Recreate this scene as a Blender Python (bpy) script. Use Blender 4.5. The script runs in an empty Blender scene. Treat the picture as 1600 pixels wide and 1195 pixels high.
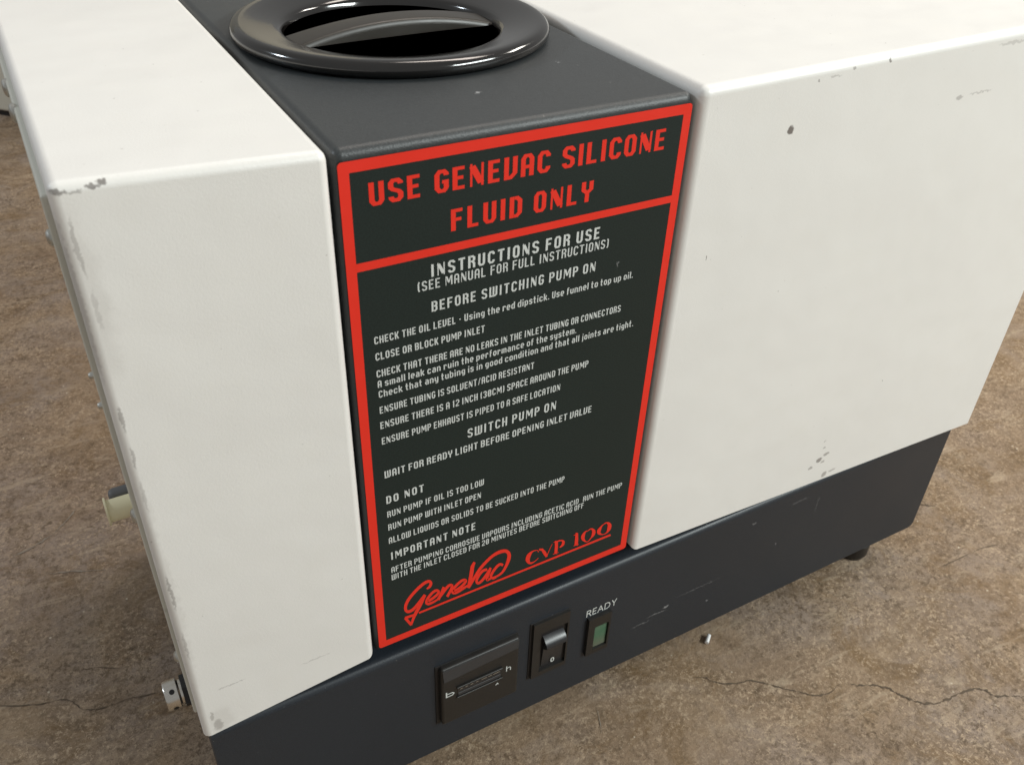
import bpy, bmesh, math, random
from mathutils import Vector, Matrix
random.seed(7)
R = math.radians
scene = bpy.context.scene
# ------------------------------------------------------------------ camera
cam_data = bpy.data.cameras.new("camera")
cam = bpy.data.objects.new("camera", cam_data)
scene.collection.objects.link(cam)
scene.camera = cam
right = Vector((0.8749062, -0.4832587, 0.0316247)); up = Vector((0.2621677, 0.5275175, 0.8080801)); fwd = Vector((0.4071943, 0.6987033, -0.5882231))
M = Matrix((right, up, -fwd)).transposed().to_4x4()
M.translation = Vector((-0.1188256, -0.3662862, 0.4977378))
cam.matrix_world = M
cam_data.sensor_width = 36.0
cam_data.lens = 36.0 * 1395.975 / 1600.0
cam_data.clip_start = 0.02; cam_data.clip_end = 100
cam_data.dof.use_dof = True
cam_data.dof.focus_distance = 0.60
cam_data.dof.aperture_fstop = 17.0
# ------------------------------------------------------------------ world: even room light
world = bpy.data.worlds.new("World"); scene.world = world
world.use_nodes = True
wn = world.node_tree
wn.nodes["Background"].inputs[0].default_value = (0.98, 0.98, 0.96, 1)
wn.nodes["Background"].inputs[1].default_value = 0.36
scene.view_settings.view_transform = 'Standard'
scene.view_settings.look = 'None'
scene.view_settings.exposure = 0.0
scene.view_settings.gamma = 1.0
# ------------------------------------------------------------------ ceiling lamps (out of frame)
def lamp(loc, target, sx, sy, power, col):
    d = bpy.data.lights.new("ceiling_lamp", 'AREA'); d.shape = 'RECTANGLE'
    d.size = sx; d.size_y = sy; d.energy = power; d.color = col
    o = bpy.data.objects.new("ceiling_lamp", d); scene.collection.objects.link(o)
    o.location = loc
    o.rotation_euler = (Vector(target) - Vector(loc)).to_track_quat('-Z', 'Y').to_euler()
    return o
lamp((1.8, -2.0, 1.75), (0.3, 0, 0.1), 1.6, 0.35, 86, (0.93, 1.0, 0.98))
lamp((1.0, 0.7, 2.3), (0.3, 0.3, 0.1), 1.4, 0.4, 18, (1.0, 0.89, 0.80))
lamp((2.3, 0.2, 1.8), (0.5, 0, 0.0), 0.9, 0.3, 24, (1.0, 0.95, 0.86))
lamp((-1.7, 0.9, 1.40), (0.1, 0.1, 0.3), 0.24, 0.20, 13, (0.82, 0.92, 1.0))

ZF = -0.18
# ------------------------------------------------------------------ node helpers
def mat(name):
    m = bpy.data.materials.new(name); m.use_nodes = True
    return m, m.node_tree, m.node_tree.nodes["Principled BSDF"]
def node(nt, t, **k):
    n = nt.nodes.new(t)
    for a, b in k.items(): setattr(n, a, b)
    return n
def objco(nt): return node(nt, "ShaderNodeTexCoord").outputs["Object"]
def noise(nt, co, scale, detail=3, rough=.55, dist=0):
    n = node(nt, "ShaderNodeTexNoise"); nt.links.new(co, n.inputs["Vector"])
    n.inputs["Scale"].default_value = scale; n.inputs["Detail"].default_value = detail
    n.inputs["Roughness"].default_value = rough; n.inputs["Distortion"].default_value = dist
    return n
def rng(nt, v, a, b, c=0, d=1, smooth=False):
    n = node(nt, "ShaderNodeMapRange"); nt.links.new(v, n.inputs[0])
    if smooth: n.interpolation_type = 'SMOOTHSTEP'
    for i, x in enumerate((a, b, c, d)): n.inputs[i+1].default_value = x
    return n.outputs[0]
def mixc(nt, f, a, b):
    n = node(nt, "ShaderNodeMix", data_type='RGBA')
    for s, x in ((0, f), (6, a), (7, b)):
        if hasattr(x, 'links'): nt.links.new(x, n.inputs[s])
        elif isinstance(x, (int, float)): n.inputs[s].default_value = x
        else: n.inputs[s].default_value = (*x, 1)
    return n.outputs[2]
def mth(nt, op, a, b=0.0, clamp=False):
    n = node(nt, "ShaderNodeMath", operation=op, use_clamp=clamp)
    for i, x in enumerate((a, b)):
        if hasattr(x, 'links'): nt.links.new(x, n.inputs[i])
        else: n.inputs[i].default_value = x
    return n.outputs[0]
def bump(nt, b, h, strength, dist):
    n = node(nt, "ShaderNodeBump"); n.inputs["Strength"].default_value = strength
    n.inputs["Distance"].default_value = dist
    nt.links.new(h, n.inputs["Height"]); nt.links.new(n.outputs[0], b.inputs["Normal"])
def spots(nt, co, lst, warp=.004, wscale=180, core=.45):
    """marks at given places: (centre, radii, strength), ragged by noise"""
    nz = noise(nt, co, wscale, 3, .65)
    s = node(nt, "ShaderNodeVectorMath", operation='SUBTRACT'); nt.links.new(nz.outputs["Color"], s.inputs[0]); s.inputs[1].default_value = (.5, .5, .5)
    sc = node(nt, "ShaderNodeVectorMath", operation='SCALE'); nt.links.new(s.outputs[0], sc.inputs[0]); sc.inputs["Scale"].default_value = warp
    ad = node(nt, "ShaderNodeVectorMath", operation='ADD'); nt.links.new(co, ad.inputs[0]); nt.links.new(sc.outputs[0], ad.inputs[1])
    tot = None
    for c, r, k in lst:
        a = node(nt, "ShaderNodeVectorMath", operation='SUBTRACT'); nt.links.new(ad.outputs[0], a.inputs[0]); a.inputs[1].default_value = c
        b = node(nt, "ShaderNodeVectorMath", operation='DIVIDE'); nt.links.new(a.outputs[0], b.inputs[0]); b.inputs[1].default_value = r
        l = node(nt, "ShaderNodeVectorMath", operation='LENGTH'); nt.links.new(b.outputs[0], l.inputs[0])
        v = rng(nt, l.outputs["Value"], 1.0, core, 0, k, True)
        tot = v if tot is None else mth(nt, 'MAXIMUM', tot, v)
    return tot
def simple(name, col, rough=.5, metal=0, spec=.5, nscale=0, namt=.0):
    m, nt, b = mat(name)
    b.inputs["Base Color"].default_value = (*col, 1); b.inputs["Roughness"].default_value = rough
    b.inputs["Metallic"].default_value = metal; b.inputs["Specular IOR Level"].default_value = spec
    co = objco(nt)
    if nscale:
        n = noise(nt, co, nscale, 3)
        lo = tuple(c*(1-namt) for c in col); hi = tuple(min(1, c*(1+namt)) for c in col)
        nt.links.new(mixc(nt, n.outputs[0], lo, hi), b.inputs["Base Color"])
        nt.links.new(rng(nt, n.outputs[0], .3, .7, rough*.85, min(1, rough*1.15)), b.inputs["Roughness"])
    return m
# ------------------------------------------------------------------ materials
def cream(name, marks, tint=(.748, .728, .697), dirt=None):
    m, nt, b = mat(name); co = objco(nt)
    big = noise(nt, co, 6, 3).outputs[0]; mid = noise(nt, co, 40, 4).outputs[0]; fine = noise(nt, co, 900, 3, .7).outputs[0]
    c = mixc(nt, rng(nt, big, .35, .65), tuple(x*.985 for x in tint), tuple(min(1, x*1.01) for x in tint))
    c = mixc(nt, rng(nt, mid, .5, .8, 0, .25), c, (tint[0]*.95, tint[1]*.94, tint[2]*.91))
    fl = noise(nt, co, 260, 2, .6).outputs[0]
    c = mixc(nt, rng(nt, fl, .735, .79, 0, .5), c, (.25, .23, .2))
    if dirt: c = mixc(nt, spots(nt, co, dirt, .012, 90), c, (.47, .44, .41))
    c = mixc(nt, spots(nt, co, marks, .0042, 330, .60), c, (.115, .095, .085))
    nt.links.new(c, b.inputs["Base Color"])
    nt.links.new(rng(nt, mid, .3, .7, .36, .44), b.inputs["Roughness"])
    b.inputs["Specular IOR Level"].default_value = .5
    h = mth(nt, 'ADD', mth(nt, 'MULTIPLY', fine, .36), mth(nt, 'MULTIPLY', noise(nt, co, 14, 2).outputs[0], 6.0))
    bump(nt, b, h, .25, .0012)
    return m
M_left = cream("cream_paint_worn", [
    ((-.1125, -.001, .3492), (.0046, .006, .0015), .72), ((-.1070, -.001, .3484), (.0040, .006, .0009), .45),
    ((-.1000, -.001, .3494), (.0040, .006, .0013), .75), ((-.0965, -.001, .3504), (.0026, .006, .0016), .8),
    ((-.1165, -.003, .300), (.0022, .01, .05), .25),
    ((-.1115, -.004, .325), (.0012, .01, .016), .35), ((-.1105, -.004, .296), (.0012, .01, .012), .2),
    ((-.113, -.004, .238), (.0010, .01, .009), .45), ((-.1128, -.004, .215), (.0010, .01, .008), .4),
    ((-.1130, -.004, .190), (.0009, .01, .012), .25), ((-.1132, -.004, .120), (.0011, .01, .016), .45), ((-.1135, -.004, .075), (.001, .01, .014), .3),
    ((-.108, -.004, -.0035), (.0034, .01, .0065), .38), ((-.1105, -.004, .0065), (.0014, .01, .005), .35),
    ((-.095, -.004, .0285), (.010, .01, .0007), .35),
    ((-.043, -.004, .021), (.012, .01, .0006), .25),
], dirt=[((-.112, -.003, .30), (.010, .01, .055), .26), ((-.115, -.004, .12), (.005, .01, .12), .24), ((-.105, -.004, .0), (.010, .01, .016), .25)])
M_right = cream("cream_paint_clean", [
    ((.2735, -.004, .3155), (.0030, .01, .0032), .9),
    ((.3435, -.0025, .3472), (.0018, .004, .0016), .75), ((.314, -.003, .346), (.0013, .004, .0012), .5), ((.287, -.003, .342), (.0011, .004, .0011), .6),
    ((.300, -.003, .3435), (.006, .004, .0008), .3), ((.456, -.003, .346), (.016, .004, .0015), .25),
    ((.42, -.004, .315), (.004, .01, .0022), .4), ((.440, -.004, .316), (.013, .01, .0007), .3),
    ((.2255, -.004, .243), (.0006, .01, .0022), .8),
    ((.3910, -.004, .0160), (.0036, .01, .0030), .7), ((.398, -.004, .020), (.0045, .01, .0018), .55), ((.383, -.004, .0105), (.0030, .01, .0020), .5),
    ((.393, -.004, .0285), (.0015, .01, .0012), .5), ((.391, -.004, .036), (.0012, .01, .0012), .35), ((.3965, -.004, .0125), (.003, .01, .0016), .45),
    ((.403, -.004, -.0045), (.004, .01, .0035), .55), ((.412, -.004, -.0035), (.005, .01, .0015), .4),
    ((.440, -.004, .082), (.0012, .01, .0010), .5),
])
def charcoal(name, col, rough, speck=.5, marks=None, grain=.3, spec=.5):
    m, nt, b = mat(name); co = objco(nt)
    f = noise(nt, co, 1100, 2).outputs[0]; g = noise(nt, co, 8, 3).outputs[0]
    c = mixc(nt, rng(nt, f, .3, .7), tuple(x*.75 for x in col), tuple(x*1.3 for x in col))
    c = mixc(nt, rng(nt, g, .35, .7, 0, .35), c, (col[0]*1.25, col[1]*1.2, col[2]*1.15))
    s = noise(nt, co, 420, 2, .5).outputs[0]
    c = mixc(nt, rng(nt, s, .745, .80, 0, speck), c, (.30, .29, .27))
    if marks: c = mixc(nt, spots(nt, co, marks, .006, 420), c, (.33, .33, .33))
    nt.links.new(c, b.inputs["Base Color"])
    nt.links.new(rng(nt, g, .3, .7, rough-.05, rough+.06), b.inputs["Roughness"]); b.inputs["Specular IOR Level"].default_value = spec
    bump(nt, b, f, grain, .0003)
    return m
M_panel = charcoal("charcoal_powder_coat", (.033, .037, .039), .43, .4, grain=.45, marks=[((.094, .046, .3455), (.0022, .0012, .01), .8), ((.160, .075, .3455), (.001, .0015, .01), .5)])
M_base = charcoal("slate_powder_coat", (.0165, .0210, .0275), .42, .35, spec=.42, marks=[
    ((.243, -.002, -.098), (.012, .01, .0009), .35), ((.252, -.002, -.094), (.0035, .01, .0020), .6), ((.228, -.002, -.103), (.012, .01, .0008), .3),
    ((.285, -.002, -.088), (.030, .01, .0005), .25), ((.385, -.002, -.030), (.012, .01, .0016), .14), ((.41, -.002, -.045), (.0006, .01, .012), .15),
    ((.335, -.002, -.034), (.003, .01, .0016), .35), ((.37, -.002, -.075), (.001, .01, .001), .6), ((.30, -.002, -.112), (.002, .01, .0012), .4)])
M_label = charcoal("label_film", (.0115, .0190, .0175), .45, .0, [((.162, 0, .2515), (.0009, .01, .0030), .35)], .12, spec=.28)
M_red = simple("red_print", (.74, .024, .011), .42, nscale=60, namt=.05)
M_white = simple("white_print", (.57, .59, .57), .5, nscale=80, namt=.06)
M_black = simple("black_plastic", (.014, .013, .012), .38, nscale=30, namt=.2)
M_gloss = simple("glossy_black_plastic", (.0065, .0055, .005), .13, 0, .85, nscale=25, namt=.15)
M_bar = simple("grip_plastic", (.030, .026, .021), .40, nscale=30, namt=.2)
M_deep = simple("matt_black_plastic", (.009, .0085, .009), .5)
M_switch = simple("rocker_plastic", (.020, .020, .022), .30, nscale=50, namt=.2)
M_bezel = simple("meter_plastic", (.016, .0145, .013), .42, nscale=60, namt=.2)
M_rim = simple("meter_rim_plastic", (.034, .033, .034), .5, nscale=60, namt=.15)
M_dial = simple("counter_drum", (.022, .020, .019), .45, nscale=300, namt=.3)
M_screw = simple("screw_steel", (.55, .55, .52), .38, 1.0, nscale=300, namt=.2)
M_nickel = simple("nickel", (.62, .60, .56), .28, 1.0, nscale=200, namt=.1)
M_cream_plastic = simple("ivory_plastic", (.80, .73, .50), .45, nscale=60, namt=.08)
M_grey_plastic = simple("grey_rubber", (.12, .12, .125), .5, nscale=60, namt=.1)
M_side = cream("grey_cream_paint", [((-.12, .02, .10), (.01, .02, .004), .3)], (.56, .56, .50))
M_crack = simple("crack_dirt", (.10, .072, .048), .95, nscale=70, namt=.3)
M_scr = simple("pale_scratch", (.25, .21, .165), .9, nscale=90, namt=.2)
def lens_mat():
    m, nt, b = mat("green_lens"); co = objco(nt)
    sep = node(nt, "ShaderNodeSeparateXYZ"); nt.links.new(co, sep.inputs[0])
    n = noise(nt, co, 160, 3).outputs[0]
    c = mixc(nt, rng(nt, mth(nt, 'ADD', sep.outputs[2], mth(nt, 'MULTIPLY', n, .012)), -.094, -.082), (.13, .145, .10), (.055, .15, .085))
    c = mixc(nt, rng(nt, n, .4, .7, 0, .35), c, (.16, .21, .15))
    nt.links.new(c, b.inputs["Base Color"]); b.inputs["Roughness"].default_value = .3
    b.inputs["Transmission Weight"].default_value = .15
    return m
M_lens = lens_mat()
def floor_mat():
    m, nt, b = mat("stained_concrete"); co = objco(nt)
    N = lambda s, d=4, r=.6, di=0: noise(nt, co, s, d, r, di).outputs[0]
    K = lambda a, b_, c_: (a*1.29, b_*1.21, c_*1.14)
    c = mixc(nt, rng(nt, N(3.2, 4, .6, .4), .38, .62), K(.178, .132, .094), K(.225, .168, .112))
    c = mixc(nt, rng(nt, N(9, 5, .65, .5), .45, .62, 0, .8), c, K(.215, .180, .155))
    c = mixc(nt, rng(nt, N(14, 6, .7, 1.0), .50, .64, 0, .8), c, K(.140, .092, .046))
    zone = rng(nt, N(8, 4, .65, .6), .38, .62, .35, 1.0)
    zone2 = rng(nt, N(11, 4, .65, .6), .62, .40, .30, 1.0)
    F = lambda s, a, b_, k, z, r_=.8, d=5: mth(nt, 'MULTIPLY', rng(nt, N(s, d, r_, .3), a, b_, 0, k), z)
    c = mixc(nt, F(36, .47, .64, .60, zone, .75, 6), c, K(.105, .074, .048))
    c = mixc(nt, F(29, .51, .68, .55, zone2, .75, 6), c, K(.33, .265, .195))
    c = mixc(nt, F(105, .50, .62, .85, zone), c, K(.075, .052, .032))
    c = mixc(nt, F(240, .51, .62, .80, zone2, .85), c, K(.42, .34, .25))
    c = mixc(nt, F(300, .53, .64, .85, zone, .85, 4), c, K(.060, .042, .027))
    mp = node(nt, "ShaderNodeMapping"); nt.links.new(co, mp.inputs[0]); mp.inputs["Rotation"].default_value = (0, 0, .5); mp.inputs["Scale"].default_value = (1, 4.5, 1)
    sm = noise(nt, mp.outputs[0], 14, 6, .75, .6).outputs[0]
    c = mixc(nt, rng(nt, sm, .56, .68, 0, .55), c, K(.34, .285, .215))
    vn = node(nt, "ShaderNodeTexNoise"); vn.noise_type = 'RIDGED_MULTIFRACTAL' if hasattr(vn, 'noise_type') else vn.noise_type
    nt.links.new(co, vn.inputs["Vector"]); vn.inputs["Scale"].default_value = 11; vn.inputs["Detail"].default_value = 4
    c = mixc(nt, rng(nt, vn.outputs[0], 1.35, 1.75, 0, .38), c, K(.29, .245, .185))
    # pale scuffed veins and grit
    v = node(nt, "ShaderNodeTexVoronoi", feature='F1'); nt.links.new(co, v.inputs[0]); v.inputs["Scale"].default_value = 130
    g = mth(nt, 'MULTIPLY', rng(nt, v.outputs["Distance"], .16, .07), rng(nt, N(22, 3), .52, .62))
    cg = node(nt, "ShaderNodeSeparateColor"); nt.links.new(v.outputs["Color"], cg.inputs[0])
    g = mth(nt, 'MULTIPLY', g, rng(nt, cg.outputs[0], .66, .76, 0, 1))
    c = mixc(nt, g, c, (.62, .54, .42))
    nt.links.new(c, b.inputs["Base Color"])
    nt.links.new(rng(nt, N(30, 4), .35, .7, .58, .9), b.inputs["Roughness"])
    b.inputs["Specular IOR Level"].default_value = .3
    h = mth(nt, 'ADD', mth(nt, 'MULTIPLY', N(190, 5, .8), .8), N(30, 4))
    bump(nt, b, h, .7, .0022)
    return m
M_floor = floor_mat()
# ------------------------------------------------------------------ object helpers
pump = bpy.data.objects.new("vacuum_pump", None)
scene.collection.objects.link(pump); pump.location = (.23, .17, ZF)
pump["label"] = "cream and charcoal vacuum pump with red-bordered instruction label on concrete floor"
pump["category"] = "vacuum pump"
def link(name, bm_or_me, m, parent=None, sharp=35, label=None, wn_=True):
    if isinstance(bm_or_me, bmesh.types.BMesh):
        bm = bm_or_me
        bmesh.ops.recalc_face_normals(bm, faces=bm.faces)
        for f in bm.faces: f.smooth = True
        for e in bm.edges:
            e.smooth = not (len(e.link_faces) == 2 and e.calc_face_angle(0) > R(sharp))
        me = bpy.data.meshes.new(name); bm.to_mesh(me); bm.free()
    else: me = bm_or_me
    me.materials.append(m)
    o = bpy.data.objects.new(name, me); scene.collection.objects.link(o)
    if parent is not None:
        o.parent = parent
        r = parent
        while r.parent: r = r.parent
        if parent.parent is None: o.matrix_parent_inverse = Matrix.Translation(parent.location).inverted()
    if label: o["label"] = label
    if wn_:
        w = o.modifiers.new("normals", 'WEIGHTED_NORMAL'); w.keep_sharp = True
    return o
def hexa(bm, c, rad=0, segs=5, pick=None):
    """c: 8 corners, order x-,y-,z- fastest x then y then z"""
    v = [bm.verts.new(p) for p in c]
    F = [(0,1,3,2), (4,6,7,5), (0,4,5,1), (2,3,7,6), (0,2,6,4), (1,5,7,3)]
    fs = [bm.faces.new([v[i] for i in f]) for f in F]
    if rad:
        es = []
        names = {(0,1):'fb',(4,5):'ft',(2,3):'bb',(6,7):'bt',(0,4):'fl',(1,5):'fr',(2,6):'bl',(3,7):'br',(0,2):'lb',(1,3):'rb',(4,6):'lt',(5,7):'rt'}
        for (a, b_), n in names.items():
            if pick is None or n in pick:
                e = bm.edges.get((v[a], v[b_])); es.append(e)
        bmesh.ops.bevel(bm, geom=es, offset=rad, segments=segs, profile=.5, affect='EDGES', clamp_overlap=True)
def box(bm, x0, x1, y0, y1, z0, z1, rad=0, segs=4, pick=None):
    hexa(bm, [(x, y, z) for z in (z0, z1) for y in (y0, y1) for x in (x0, x1)], rad, segs, pick)
def lathe(bm, prof, c, axis='z', n=96, caps=False):
    rings = []
    for r, h in prof:
        ring = []
        for i in range(n):
            a = 2*math.pi*i/n
            u, w = r*math.cos(a), r*math.sin(a)
            p = (c[0]+u, c[1]+w, c[2]+h) if axis == 'z' else (c[0]+h, c[1]+u, c[2]+w)
            ring.append(bm.verts.new(p))
        rings.append(ring)
    for a, b_ in zip(rings, rings[1:]):
        for i in range(n): bm.faces.new((a[i], a[(i+1) % n], b_[(i+1) % n], b_[i]))
    if caps:
        bm.faces.new(rings[0]); bm.faces.new(list(reversed(rings[-1])))
# ------------------------------------------------------------------ setting: floor
bm = bmesh.new()
box(bm, -8, 10, -6, 12, ZF-.05, ZF)
floor = link("floor", bm, M_floor, wn_=False); floor["kind"] = "structure"
def strip(bm, pts, w, z, jit=.3, sub=7, taper=True):
    P = [Vector((*p, 0)) for p in pts]; Q = []
    for i in range(len(P)-1):
        p0 = P[max(i-1, 0)]; p1 = P[i]; p2 = P[i+1]; p3 = P[min(i+2, len(P)-1)]
        for k in range(sub):
            s = k/sub
            Q.append(.5*((2*p1)+(p2-p0)*s+(2*p0-5*p1+4*p2-p3)*s*s+(3*p1-p0-3*p2+p3)*s**3))
    Q.append(P[-1]); n = len(Q); prev = None
    for i, q in enumerate(Q):
        d = (Q[min(i+1, n-1)]-Q[max(i-1, 0)]).normalized(); nn = Vector((-d.y, d.x, 0))
        t = min(1, 6*min(i, n-1-i)/n+.15) if taper else 1
        env = .55+.45*math.sin(i*.9+len(pts))*math.sin(i*.37+1); ww = w*t*max(.12, env)*(1+random.uniform(-jit, jit)); off = nn*random.uniform(-.35, .35)*w
        a = bm.verts.new((q+off+nn*ww/2) + Vector((0, 0, z))); b_ = bm.verts.new((q+off-nn*ww/2) + Vector((0, 0, z)))
        if prev: bm.faces.new((prev[0], prev[1], b_, a))
        prev = (a, b_)
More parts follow.
